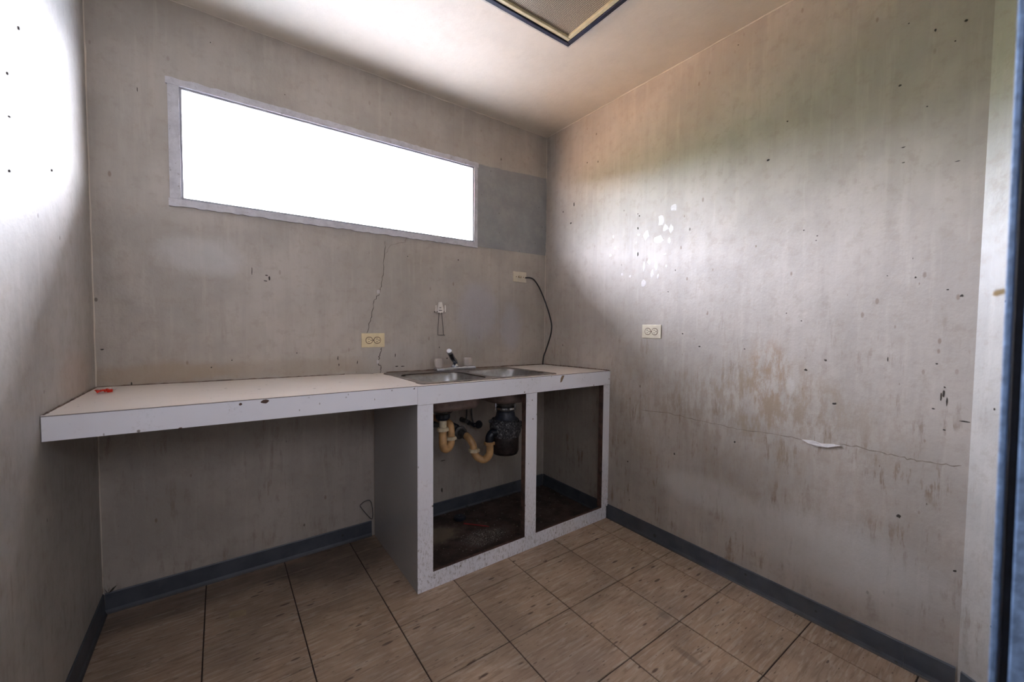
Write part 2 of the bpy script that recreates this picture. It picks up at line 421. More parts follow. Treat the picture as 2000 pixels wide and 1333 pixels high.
# ------------------------------------------------------------------ room shell
WX0, WX1, WZ0, WZ1 = -2.052, -0.571, 1.655, 2.171          # outer edge of the window trim
HX0, HX1, HZ0, HZ1 = WX0+.034, WX1-.022, WZ0+.024, WZ1-.024  # opening in the wall
TH = .05
setting(obj('wall_back', B(((-W-.2, 0, -.1), (HX0, TH, H+.1)), ((HX1, 0, -.1), (.2, TH, H+.1)), ((HX0, 0, -.1), (HX1, TH, HZ0)), ((HX0, 0, HZ1), (HX1, TH, H+.1))), M['wall_back']), 'grey-beige painted wall with the window in it')
setting(obj('wall_left', B(((-W-.15, -4.2, -.1), (-W, 0, H+.1))), M['wall_left']), 'painted wall on the left with a bright patch of daylight')
setting(obj('wall_right', B(((0, -L-.0, -.1), (.15, 0, H+.1))), M['wall_right']), 'stained painted wall on the right')
setting(obj('ceiling', B(((-W-.3, -4.3, H), (.4, TH, H+.12))), M['ceiling']), 'off-white painted ceiling')
bm = bmesh.new(); prism(bm, [(0, -L), (-.115, -2.217), (-.115, -2.33), (.15, -2.33), (.15, -L)], -.1, H+.1)
setting(obj('wall_return', bm, M['wall_front']), 'narrow pale return wall at the far right')
setting(obj('wall_front', B(((-1.245, -2.33, -.1), (-.115, -2.2175, H+.1)), ((-W, -2.33, 2.12), (-1.245, -2.235, H+.1))), M['wall_front']))
setting(obj('wall_sky_block', B(((-1.0, -4.2, -.1), (-.9, -2.33, H+.1)), ((-W-.15, -4.3, -.1), (-.9, -4.2, H+.1))), M['wall_front']))  # unseen walls, added so no sky light leaks in behind the doorway
fl = setting(obj('floor', B(((-W-.1, -4.3, -.1), (.3, .1, -.004))), M['joint']), 'floor of square beige streaked vinyl tiles with dark joints')

# floor tiles, one object each, shared mesh for equal sizes
tile_mesh = {}
def tile(x0, y0, x1, y1):
    g = .0021; w, d = round(x1-x0-2*g, 4), round(y1-y0-2*g, 4)
    if (w, d) not in tile_mesh:
        bm = bmesh.new(); c = .0010
        lo = [bm.verts.new((sx*w/2, sy*d/2, -.0040)) for sx, sy in ((-1, -1), (1, -1), (1, 1), (-1, 1))]
        mi = [bm.verts.new((sx*w/2, sy*d/2, -.0010)) for sx, sy in ((-1, -1), (1, -1), (1, 1), (-1, 1))]
        hi = [bm.verts.new((sx*(w/2-c), sy*(d/2-c), 0)) for sx, sy in ((-1, -1), (1, -1), (1, 1), (-1, 1))]
        bm.faces.new(hi)
        for a, b in ((lo, mi), (mi, hi)):
            for k in range(4): bm.faces.new((a[k], a[(k+1) % 4], b[(k+1) % 4], b[k]))
        me = bpy.data.meshes.new('tile'); bm.to_mesh(me); bm.free(); me.materials.append(M['tile']); tile_mesh[(w, d)] = me
    o = bpy.data.objects.new('tile', tile_mesh[(w, d)]); COL.objects.link(o); o.parent = fl
    o.location = ((x0+x1)/2, (y0+y1)/2, random.uniform(-.0006, .0))
    o.rotation_euler = (random.uniform(-.001, .001), random.uniform(-.001, .001), random.uniform(-.0035, .0035))
xs = [-W+.001]+[OX-k*T for k in range(6, -1, -1)]+[-.001]
ys = [-.001]+[OY+T]+[OY-k*T for k in range(0, 7)]
for i in range(len(xs)-1):
    for j in range(len(ys)-1):
        if xs[i] > XC and ys[j+1] > -D: continue
        if ys[j] < -2.2 and xs[i] > -1.3: continue
        tile(xs[i], ys[j+1], xs[i+1], ys[j])

# baseboards: cove profile swept along each wall in sections
def cove(n_off):  # (distance from wall, height)
    return [(0, 0), (.014, 0), (.009, .006), (.0055, .016), (.0045, HB-.004), (.002, HB), (0, HB)]
def board(name, parent, p0, p1, nrm, extra=0.0):
    bm = bmesh.new(); rings = []
    for p in (p0, p1):
        rings.append([bm.verts.new((p[0]+nrm[0]*(d+extra), p[1]+nrm[1]*(d+extra), z+.0005)) for d, z in cove(0)])
    n = len(rings[0])
    for k in range(n): bm.faces.new((rings[0][k], rings[0][(k+1) % n], rings[1][(k+1) % n], rings[1][k]))
    bm.faces.new(rings[0][::-1]); bm.faces.new(rings[1]); bmesh.ops.recalc_face_normals(bm, faces=bm.faces)
    return obj(name, bm, M['base'], parent)
br = empty_setting('baseboard_right', 'grey vinyl baseboard along the right wall')
for a, b in ((-.006, -.62), (-.6205, -1.281), (-1.2817, -1.923), (-1.9237, -2.043)):
    board('baseboard_section', br, (0, a), (0, b), (-1, 0), .0008 if a < -1.9 else 0)
bb = empty_setting('baseboard_back', 'grey vinyl baseboard under the window wall')
for a, b in ((-W+.006, -1.235), (-1.20, -.885), (-.8843, -.006)):
    board('baseboard_section', bb, (a, 0), (b, 0), (0, -1))
bl = empty_setting('baseboard_left', 'grey vinyl baseboard along the left wall')
for a, b in ((-.004, -1.05), (-1.0507, -2.2)):
    board('baseboard_section', bl, (-W, a), (-W, b), (1, 0))
bt = empty_setting('baseboard_return', 'grey vinyl baseboard round the return wall at the far right')
dn = Vector((-.115, -2.217+L)).normalized()
board('baseboard_section', bt, (0+dn.x*.012, -L+dn.y*.012), (-.112, -2.212), (dn.y, -dn.x))

# window
win = empty_setting('window_1', 'long narrow window with chipped white frame, sky burnt out to white')
y0 = -.012
def wavy(a, b, z0, z1, n, amp, side):     # trim board with a ragged plaster edge
    pts = []
    for k in range(n+1): pts.append((a+(b-a)*k/n, z0+(random.uniform(-amp, amp) if side == 'lo' else 0)))
    for k in range(n, -1, -1): pts.append((a+(b-a)*k/n, z1+(random.uniform(-amp, amp) if side == 'hi' else 0)))
    return pts
for poly in (wavy(WX0-.006, WX1+.004, WZ1-.026, WZ1+.003, 70, .0035, 'hi'), wavy(WX0-.004, WX1, WZ0-.004, WZ0+.026, 70, .003, 'lo')):
    bm = bmesh.new(); prism(bm, poly, y0, .03, 1); obj('window_frame', bm, M['frame'], win)
obj('window_frame', B(((WX0, y0+.001, WZ0+.0265), (WX0+.0376, .03, WZ1-.0265))), M['frame'], win, bev=.001)
obj('window_frame', B(((WX1-.0256, y0+.001, WZ0+.0265), (WX1, .03, WZ1-.0265))), M['frame'], win, bev=.001)
gx0, gx1, gz0, gz1 = WX0+.0375, WX1-.0255, WZ0+.0275, WZ1-.0275
e = .008
sash = obj('window_sash', B(((gx0, -.006, gz0), (gx1, .02, gz0+e)), ((gx0, -.006, gz1-e), (gx1, .02, gz1)), ((gx0, -.006, gz0+e), (gx0+e, .02, gz1-e)), ((gx1-e, -.006, gz0+e), (gx1, .02, gz1-e))), M['frame_metal'], win, bev=.001)
obj('window_pane', B(((gx0+e, .006, gz0+e), (gx1-e, .010, gz1-e))), M['glass'], win)
# grey infill panel between window and corner
bm = bmesh.new()
poly = [(WX1+.002, WZ0+.004), (-.001, WZ0+.006), (-.001, 2.203)]+[(-.001-(WX1*-1-.002)*k/18-.0, 2.203-(.034)*k/18+random.uniform(-.004, .004)) for k in range(1, 18)]+[(WX1+.002, 2.169)]
prism(bm, poly, -.0035, .001, 1)
setting(obj('trim_1', bm, M['patch']), 'blue-grey infill panel between the window and the corner')

# plaster ridges where the walls and the ceiling meet
def bead(name, a, b, r, label, wob=.0015):
    n = 40; a, b = Vector(a), Vector(b)
    pts = [a.lerp(b, k/n)+Vector([random.uniform(-wob, wob) for _ in range(3)]) for k in range(n+1)]
    return setting(obj(name, tube(bmesh.new(), pts, [r*random.uniform(.5, 1.4) for _ in pts], 6), M['ceiling'], smooth=True), label)
bead('trim_2', (-.001, -.0, H-.001), (-.001, -2.04, H-.001), .0035, 'paint bead where right wall meets ceiling')
bead('trim_3', (-W, -.001, H-.001), (0, -.001, H-.001), .003, 'paint bead where window wall meets ceiling')
bead('trim_4', (-.001, -.001, .9), (-.001, -.001, H), .0025, 'paint bead in the corner by the switch')
bead('trim_5', (-W+.001, -.001, .09), (-W+.001, -.001, H), .0028, 'paint bead in the left corner')

# cracks, chips and marks that stand on the walls
def ribbon(bm, pts, w, ax, off, rag=.5):
    """thin ragged strip on a wall; ax 1: window wall, ax 0: right wall"""
    P = []
    for k in range(len(pts)-1):
        a, b = pts[k], pts[k+1]; n = 5
        for q in range(n):
            c = a.lerp(b, q/n); j = Vector((0, 0, 0)) if q == 0 else Vector((random.uniform(-1, 1)*(ax == 1), random.uniform(-1, 1)*(ax == 0), random.uniform(-1, 1)))*.004
            P.append(c+j)
    P.append(pts[-1]); up, dn_ = [], []
    for k, p in enumerate(P):
        d = (P[min(k+1, len(P)-1)]-P[max(k-1, 0)]).normalized()
        s = Vector((d.z, 0, -d.x)) if ax == 1 else Vector((0, d.z, -d.y))
        ww = w*random.uniform(1-rag, 1+rag)/2*(.35 if k in (0, len(P)-1) else 1)
        o = Vector((0, -off, 0)) if ax == 1 else Vector((-off, 0, 0))
        up.append(bm.verts.new(p+s*ww+o)); dn_.append(bm.verts.new(p-s*ww+o))
    for k in range(len(P)-1): bm.faces.new((up[k], up[k+1], dn_[k+1], dn_[k]))
    return bm
wb, wr, wl = bpy.data.objects['wall_back'], bpy.data.objects['wall_right'], bpy.data.objects['wall_left']
def crackline(name, pxs, ax, w, mat, parent, off=.0006, v=0.0):
    return obj(name, ribbon(bmesh.new(), [at(ax, v, q) for q in pxs], w, ax, off), mat, parent)
crackline('crack', [(752, 470), (751, 490), (749, 530), (745, 560), (741, 573), (730, 590), (726, 612), (722, 630), (716, 652)], 1, .0026, M['crack'], wb)
crackline('crack', [(751, 498), (763, 479), (790, 474), (794, 463)], 1, .0018, M['crack_faint'], wb)
crackline('crack', [(746, 679), (742, 695), (737, 708), (744, 716), (743, 730)], 1, .0040, M['crack'], wb)
crackline('crack', [(1254, 801), (1300, 806), (1350, 818), (1400, 829), (1440, 839), (1490, 845), (1530, 852), (1570, 860)], 0, .0022, M['crack_faint'], wr)
crackline('crack', [(1640, 868), (1680, 874), (1722, 884), (1757, 893), (1790, 901), (1840, 908), (1878, 910)], 0, .0028, M['crack_faint'], wr)
def blob(bm, c, rx, rz, ax, th, n=9, rag=.3):
    """flat irregular chip on a wall, th thick"""
    o = -th; ring0, ring1 = [], []
    for k in range(n):
        a = 2*math.pi*k/n; r = 1+random.uniform(-rag, rag); u, z = rx*r*math.cos(a), rz*r*math.sin(a)
        if ax == 1: q0, q1 = Vector((u, 0, z)), Vector((u*.8, o, z*.8))
        elif ax == 0: q0, q1 = Vector((0, u, z)), Vector((o, u*.8, z*.8))
        else: q0, q1 = Vector((u, z, 0)), Vector((u*.8, z*.8, th))
        ring0.append(bm.verts.new(c+q0)); ring1.append(bm.verts.new(c+q1))
    for k in range(n): bm.faces.new((ring0[k], ring0[(k+1) % n], ring1[(k+1) % n], ring1[k]))
    bm.faces.new(ring1)
    bmesh.ops.recalc_face_normals(bm, faces=bm.faces)
    return bm
def marks(name, lst, ax, v, mat, parent, th=.0012, stuff=False):
    bm = bmesh.new()
    for (x, y, rx, rz) in lst:
        c = at(ax, v, (x, y)); s = (c-CAM).dot(FWD)/FPX
        blob(bm, c, rx*s*(1.25 if ax == 0 else 1), rz*s, ax, th if ax != 0 or True else th)
    o = obj(name, bm, mat, parent)
    if stuff: o['kind'] = 'stuff'
    return o
marks('plaster_chip', [(739, 570, 3.2, 4.5)], 1, 0, M['filler'], wb, .002)
marks('plaster_chip', [(738, 707, 2.5, 5)], 1, 0, M['filler'], wb, .002)
marks('paint_scuff', [(492, 530, .7, 7), (521, 538, 2.5, 1), (526, 544, 1.5, 4), (519, 549, 3, 1), (775, 716, 3.5, 1), (787, 716, 3.5, 1), (772, 695, .8, 3.5), (858, 679, 1, 2),
      (873, 700, 1.5, 1.5), (200, 683, 3, 1.2), (660, 700, 1, 4), (662, 713, 1, 2.5), (580, 690, 1, 1), (453, 704, 1, 1), (413, 718, 1.2, 1.2), (545, 743, 1, 4), (257, 750, 1, 3), (609, 745, 1.2, 3),
      (375, 290, 2.5, .8), (556, 185, .8, .8), (411, 83, 1, 1), (268, 175, .6, 5), (895, 508, 1.2, 1.2), (796, 501, 1, 1), (1016, 380, 1.2, 1.2), (863, 958, 1.5, 4), (866, 900, 5, .8), (698, 708, .8, 3)], 1, 0, M['scuff'], wb, stuff=True)
marks('paint_scuff', [(1249, 422, 1.2, 1.6), (1246, 418, .8, 1), (1246, 446, 1, 2.5), (1246, 497, 1.2, 4), (1319, 528, .8, 1.5), (1305, 570, 1, 1), (1333, 652, 1.4, 1.2), (1366, 677, 1.8, 1.4), (1454, 682, 1.6, .9),
      (1570, 450, 1.5, 1), (1596, 461, 1.2, 1), (1612, 704, 2, 2), (1574, 723, 2.2, 2.4), (1536, 612, 1, 1), (1565, 627, 1, 1), (1630, 789, 3, 2.4), (1788, 542, 1.4, 1.8), (1733, 539, 1, 1), (1878, 578, 2, 2.4), (1851, 566, 1.5, 1.2),
      (1829, 711, 1.6, 1.2), (1845, 757, 1.2, 1.5), (1843, 768, 1, 8), (1838, 775, .8, 9), (1849, 785, .8, 9), (1823, 799, 1.8, 1.6), (1844, 840, 1.8, 1.4), (1884, 824, 6, 1.5), (1734, 702, .7, 5), (1435, 864, 1.5, 1.8), (1317, 887, 1.5, 2), (1226, 902, 1, 1.5),
      (1755, 1009, 2.5, 3.5), (1887, 40, 2, 2), (1758, 167, 2, 2), (1811, 208, 1.3, 1.3), (1764, 288, 2.5, .8), (1764, 318, 2, .8), (1870, 315, 3, .8), (1500, 313, 2, 2), (1100, 414, .9, 1.6), (1121, 400, 1, 4), (1115, 436, 1.8, 1.6), (1168, 316, .8, 2), (1147, 318, 1, 1), (1865, 1116, 2.2, 2.4),
      (1538, 237, 1.2, 1.6), (1594, 470, 1, 1), (1866, 80, 1.2, 1.2), (1827, 59, 1, 3), (1775, 46, 1, 1), (1442, 88, 1, 1)], 0, 0, M['scuff'], wr, stuff=True)
marks('filler_spot', [(1292, 431, 6, 12), (1300, 445, 5, 7), (1262, 459, 5, 9), (1285, 468, 9, 8), (1311, 447, 4, 8), (1317, 405, 6, 7), (1198, 463, 2, 4), (1201, 485, 2.5, 4), (1192, 499, 3, 3), (1247, 459, 3, 3), (1243, 474, 2, 2.4), (1243, 494, 1.6, 3),
      (1258, 521, 3, 9), (1268, 512, 3, 6), (1281, 521, 3, 9), (1274, 535, 3, 8), (1257, 555, 5, 7), (1285, 540, 2, 5), (1299, 497, 3, 2), (1301, 520, 2, 3), (1307, 470, 3, 8), (1215, 536, 2, 3), (1231, 540, 2, 3)], 0, 0, M['filler'], wr, .0006, stuff=True)
# peeling flake on the crack of the right wall
bm = bmesh.new()
P = [at(0, 0, q) for q in ((1567, 859), (1588, 861), (1604, 867), (1628, 868), (1641, 871), (1618, 874), (1597, 872), (1580, 866))]
lo = [bm.verts.new(p) for p in P]; hi = [bm.verts.new(p+Vector((-.004-.004*(i in (4, 5, 6, 7)), 0, 0))) for i, p in enumerate(P)]
bm.faces.new(hi)
for k in range(8): bm.faces.new((lo[k], lo[(k+1) % 8], hi[(k+1) % 8], hi[k]))
bmesh.ops.recalc_face_normals(bm, faces=bm.faces); obj('peeling_plaster', bm, M['filler'], wr)
# small dark plugs in the left wall
for i, (q, s, w_) in enumerate((((35, 55), 'uppermost', (1.8, 4)), ((13, 143), 'second from the top', (1.8, 3.4)), ((17, 228), 'third from the top', (2.4, 2.4)), ((17, 334), 'lowest, next to the frame edge', (2, 3)), ((100, 333), 'lowest, nearest the corner', (1.4, 2.6)))):
    c = at(0, -W, q); s_ = (c-CAM).dot(FWD)/FPX
    bm = bmesh.new(); blob(bm, c, w_[0]*s_*1.6, w_[1]*s_, 0, -.003, 8, .15)
    tag(obj('wall_plug', bm, M['scuff']), f'small dark plug in the bright left wall, {s}', 'wall plug', 'dark plugs in the left wall')
# marks on the return wall
rn = bpy.data.objects['wall_return']
bm = bmesh.new()
for t_, z in ((.05, .93), (.07, .78), (.08, .77), (.08, .70), (.08, .67), (.06, 1.25), (.09, 1.36), (.08, .42), (.09, .34), (.07, .28), (.10, 1.0)):
    c = Vector((-.115*t_/.1*.55, -L+(-2.217+L)*t_/.1*.55, z)); nn = Vector((dn.y, -dn.x, 0)); sd = Vector((dn.x, dn.y, 0))
    ring = [bm.verts.new(c+nn*.001+sd*(.0022*math.cos(a))+Vector((0, 0, .004*math.sin(a)))) for a in [k*math.pi/4 for k in range(8)]]
    bm.faces.new(ring)
o = obj('paint_scuff', bm, M['scuff'], rn); o['kind'] = 'stuff'

# door frame just right of the camera
dj = empty_setting('door_1', 'blue painted steel door frame at the right edge of the picture')
def leanpost(name, poly, mat):
    bm = bmesh.new(); prism(bm, poly, 0, 2.12)
    for v in bm.verts: v.co.y += (v.co.z-1.17)*.0095
    return obj(name, bm, mat, dj, bev=.0012)
yj = -2.1795
leanpost('door_jamb', [(-1.296, yj), (-1.296, yj-.0042), (-1.278, yj-.0052), (-1.278, yj)], M['blue_metal'])
leanpost('door_gap_strip', [(-1.286, yj-.0055), (-1.286, yj-.0118), (-1.262, yj-.0118), (-1.262, yj-.0055)], M['navy'])  # dark strip in the groove, shade of the gap put into its colour
leanpost('door_stop', [(-1.300, yj-.0122), (-1.300, yj-.017), (-1.300, yj-.12), (-1.246, yj-.12), (-1.246, yj-.0122)], M['blue_metal'])
bm = bmesh.new()
P = [at(0, -1.290, q) for q in ((1939, 573), (1945, 567), (1972, 562), (1972, 571), (1946, 579), (1940, 578))]
a_ = [bm.verts.new(p) for p in P]; b_ = [bm.verts.new(p+Vector((.003, 0, 0))) for p in P]
bm.faces.new(a_); bm.faces.new(b_[::-1])
for k in range(6): bm.faces.new((a_[k], a_[(k+1) % 6], b_[(k+1) % 6], b_[k]))
bmesh.ops.recalc_face_normals(bm, faces=bm.faces)
tag(obj('wood_sliver', bm, M['tan_wood']), 'tan wooden sliver sticking out from the blue door frame', 'sliver')

# outside: sunlit ground, hedge, eave
g_ = setting(obj('ground', B(((-35, TH, -.6), (-3.2, 40, -.3))), M['soil']))
setting(obj('paving', B(((-3.2, TH, -.6), (45, 40, -.3))), M['concrete']))
bm = bmesh.new(); bmesh.ops.create_grid(bm, x_segments=160, y_segments=14, size=1)
for v in bm.verts:
    x, y = v.co.x, v.co.y
    v.co = Vector((x*16-19, 9.0+1.1*(1-abs(y))*0+y*1.0+.25*math.sin(x*41)+random.uniform(-.15, .15), -.3+(3.35+.25*math.sin(x*23)+random.uniform(-.15, .15))*math.sqrt(max(0, 1-y*y))))
setting(obj('hedge', bm, M['hedge'], smooth=False))
setting(obj('roof_eave', B(((-4.5, TH, 2.42), (2.5, .70, 2.52)), ((-4.5, .65, 2.34), (2.5, .70, 2.42))), M['eave']))

# ------------------------------------------------------------------ counters and cabinet
def zt(x, y):            # the worktops sag a little towards the corner
    u = max(0, min(1, (x+W)/W)); v = max(0, min(1, -y/D))
    fz = .912+(.898-.912)*u; bz = .910+(.884-.910)*u
    return bz+(fz-bz)*v
def lift(o, fn):
    for v in o.data.vertices: v.co.z = fn(v.co)
    return o
# long shelf-like worktop on the left
lc = thing('countertop', 'long cream laminate worktop with white front edge, spanning from the left wall to the sink', 'countertop', (-1.75, -.3, .87))
bm = bmesh.new(); n = 14
front = [(-W+.001, -D-.001)]+[(-1.235, -D-.001), (-1.222, -D+.002)]
edge = [(-1.222, -D+.004), (-1.205, -.560), (-1.186, -.50), (-1.172, -.40), (-1.172, -.30), (-1.180, -.20), (-1.20, -.10), (-1.235, -.045), (-1.29, -.015), (-1.36, -.003)]
poly = front[:1]+[(-1.8, -D-.001)]+front[1:]+edge[1:]+[(-1.8, -.002), (-W+.001, -.002)]
prism(bm, poly, -.0, 1.0)
o = obj('worktop', bm, M['laminate_top'], lc)
lift(o, lambda c: zt(c.x, c.y)+(0.0008 if c.z > .5 else -.0022))
bm = bmesh.new(); box(bm, (-W+.002, -D-.0045, 0), (-1.222, -D+.016, 1))
o = obj('front_edge', bm, M['laminate_edge'], lc); lift(o, lambda c: zt(c.x, c.y)-.0012 if c.z > .5 else zt(c.x, c.y)-(.069+.009*(c.x+W)))
bm = bmesh.new(); box(bm, (-W+.002, -D+.0165, 0), (-1.224, -.004, 1))
o = obj('underlayer', bm, M['raw_wood'], lc); lift(o, lambda c: zt(c.x, c.y)-.0026 if c.z > .5 else zt(c.x, c.y)-.03)
bm = bmesh.new(); box(bm, (-W+.002, -D-.0048, 0), (-1.222, -D-.002, 1))
o = obj('seam', bm, M['crack'], lc); lift(o, lambda c: zt(c.x, c.y)-(.0004 if c.z > .5 else .0020))
# chips in the front edge
for q, rx, rz in (((517, 785), 7, 3.6), ((470, 790), 2.4, 2.6), ((352, 837), 3, 1.6), ((809, 760), 1.6, 1)):
    c = at(1, -D-.0046, q); s_ = (c-CAM).dot(FWD)/FPX; bm = bmesh.new(); blob(bm, c, rx*s_, rz*s_, 1, .0004, 10, .2)
    obj('chip', bm, M['raw_wood'], lc)
def joint_dirt(parent, a, b):
    n = 60; pts = []
    for k in range(n+1):
        x, y = a[0]+(b[0]-a[0])*k/n, a[1]+(b[1]-a[1])*k/n
        pts.append(Vector((x+random.uniform(-.0006, .0006), y, zt(x, y)+.0012)))
    obj('joint_dirt', tube(bmesh.new(), pts, [random.uniform(.0012, .0036) for _ in pts], 6), M['brown_ring'], parent)
joint_dirt(lc, (-W+.004, -.003), (-1.37, -.003)); joint_dirt(lc, (-W+.0035, -D+.01), (-W+.0035, -.006))
# sink worktop: grid with a hole for the sink
sc_ = thing('countertop', 'short laminate worktop around the steel sink, ending at the right wall', 'countertop', (-.6, -.3, .87))
SX0, SX1, SY0, SY1 = -1.185, -.390, -.574, -.045
hx0, hx1, hy0, hy1 = SX0+.012, SX1-.012, SY0+.012, SY1-.012
bm = B(((-1.221, -D, 0), (hx0, -.002, 1)), ((hx1, -D, 0), (-.001, -.002, 1)), ((hx0, -D, 0), (hx1, hy0, 1)), ((hx0, hy1, 0), (hx1, -.002, 1)))
o = obj('worktop', bm, M['laminate_top'], sc_); lift(o, lambda c: zt(c.x, c.y)-(.0015 if c.z > .5 else .02))
bm = bmesh.new(); box(bm, (-1.2205, -D-.0035, 0), (-.001, -D-.0002, 1))
o = obj('front_edge', bm, M['laminate_edge'], sc_); lift(o, lambda c: zt(c.x, c.y)-(.0025 if c.z > .5 else .083))
bm = bmesh.new(); box(bm, (-1.2205, -D-.0038, 0), (-.001, -D-.001, 1))
o = obj('seam', bm, M['crack'], sc_); lift(o, lambda c: zt(c.x, c.y)-(.0012 if c.z > .5 else .0030))
c = at(1, -D-.004, (1098, 741)); s_ = .0028
bm = bmesh.new(); prism(bm, [(c.x-.014, c.z-.018), (c.x-.002, c.z-.014), (c.x+.012, c.z+.010), (c.x+.016, c.z+.019), (c.x-.002, c.z+.019), (c.x-.010, c.z+.004)], -D-.0042, -D-.0036, 1)
obj('chip', bm, M['chipboard'], sc_)
joint_dirt(sc_, (-1.15, -.004), (-.006, -.004)); joint_dirt(sc_, (-.0035, -.008), (-.0035, -D+.004))

# cabinet under the sink
cb = thing('sink_cabinet', 'open white-framed base cabinet without doors under the sink', 'cabinet', (-.6, -.3, 0))
zf = .815
obj('side_panel', B(((XC, -D+.001, .0008), (XC+.016, -.016, zf+.05))), M['panel_grey'], cb, bev=.001)
zz = lambda x: zt(x, -D)-.0848
def stile(x0, x1, label=None):
    bm = bmesh.new(); box(bm, (x0, -D-.0022, .0732), (x1, -D+.0005, zz((x0+x1)/2)))
    o = obj('stile', bm, M['laminate_edge'], cb)
    bm = bmesh.new(); box(bm, (x0+.0005, -D+.0006, .0725), (x1-.0005, -D+.035, zz((x0+x1)/2)))
    obj('stile_backing', bm, M['raw_wood'], o); return o
stile(XC+.0005, XC+.072)
stile(-.637, -.566)
stile(-.055, -.0015)
for a, b in ((XC+.0005, -.7045), (-.7035, -.016)):
    o = obj('toe_rail', B(((a, -D-.0035, .0006), (b, -D+.0004, .0720))), M['laminate_edge'], cb)
    obj('rail_backing', B(((a+.017, -D+.0006, .0006), (b, -D+.018, .0708))), M['raw_wood'], o)
obj('top_rail', B(((XC+.017, -D+.0006, zf+.003), (-.0015, -D+.020, zf+.055))), M['raw_wood'], cb)
bm = bmesh.new(); N = 40
gx = [XC+.018+( -.016-XC-.018)*k/N for k in range(N+1)]; gy = [-D+.0185+(D-.035)*k/20 for k in range(21)]
V = [[bm.verts.new((x, y, .004+random.uniform(0, .006))) for x in gx] for y in gy]
for j in range(20):
    for i in range(N): bm.faces.new((V[j][i], V[j][i+1], V[j+1][i+1], V[j+1][i]))
obj('cabinet_floor', bm, M['grime_floor'], cb, smooth=True)

# rubble on the cabinet floor
bm = bmesh.new()
for k in range(90):
    x = random.uniform(-1.15, -.05); y = random.uniform(-.56, -.04); r = random.uniform(.0012, .0035)
    if random.random() < .5: x, y = random.gauss(-.74, .10), random.gauss(-.40, .06)
    if not (-1.18 < x < -.03 and -.57 < y < -.03): continue
    bmesh.ops.create_icosphere(bm, subdivisions=1, radius=r, matrix=Matrix.Translation((x, y, .009+r*.3)) @ Matrix.Diagonal((1, random.uniform(.5, 1), .5, 1)))
o = obj('debris_crumbs', bm, M['vent_grey']); o['kind'] = 'stuff'; o['label'] = 'pale crumbs of debris on the cabinet floor'; o['category'] = 'debris'
c = at(2, .012, (898, 1014))
bm = bmesh.new(); lathe(bm, (c.x, c.y, .0085), [(.030, 0), (.036, .006), (.036, .016), (.030, .021), (.012, .022), (.010, .017), (.0, .016)], 20)
tag(obj('rubber_plug', bm, M['black'], smooth=False), 'black round sink plug lying on the cabinet floor', 'plug')
a, b = at(2, .014, (906, 1023)), at(2, .014, (955, 1029))
tag(obj('plastic_stick', tube(bmesh.new(), [a, a.lerp(b, .7), b], [.0038, .0038, .0028], 8), M['red_stick']), 'thin dark red stick lying beside the black plug', 'stick')

# ------------------------------------------------------------------ sink
def rrect(x0, y0, x1, y1, r, n=6):
    out = []
    for cx, cy, a0 in ((x1-r, y1-r, 0), (x0+r, y1-r, 90), (x0+r, y0+r, 180), (x1-r, y0+r, 270)):
        for k in range(n+1):
            a = math.radians(a0+90*k/n); out.append((cx+r*math.cos(a), cy+r*math.sin(a)))
    return out
sk = thing('kitchen_sink', 'double-bowl stainless steel sink dropped into the short worktop', 'sink', (-.79, -.31, .89))
BW = [(-1.150, -.540, -.805, -.165), (-.770, -.540, -.425, -.165)]
bm = bmesh.new(); loops = []
def loop(pts, z):
    vs = [bm.verts.new((x, y, z)) for x, y in pts]
    es = [bm.edges.new((vs[k], vs[(k+1) % len(vs)])) for k in range(len(vs))]; return vs, es
_, e0 = loop(rrect(SX0, SY0, SX1, SY1, .03), .004)
es = list(e0)
for b in BW: es += loop(rrect(*b, .075), .003)[1]
bmesh.ops.triangle_fill(bm, use_beauty=True, use_dissolve=False, edges=es)
vo, _ = [], 0
for v in list(bm.verts): pass
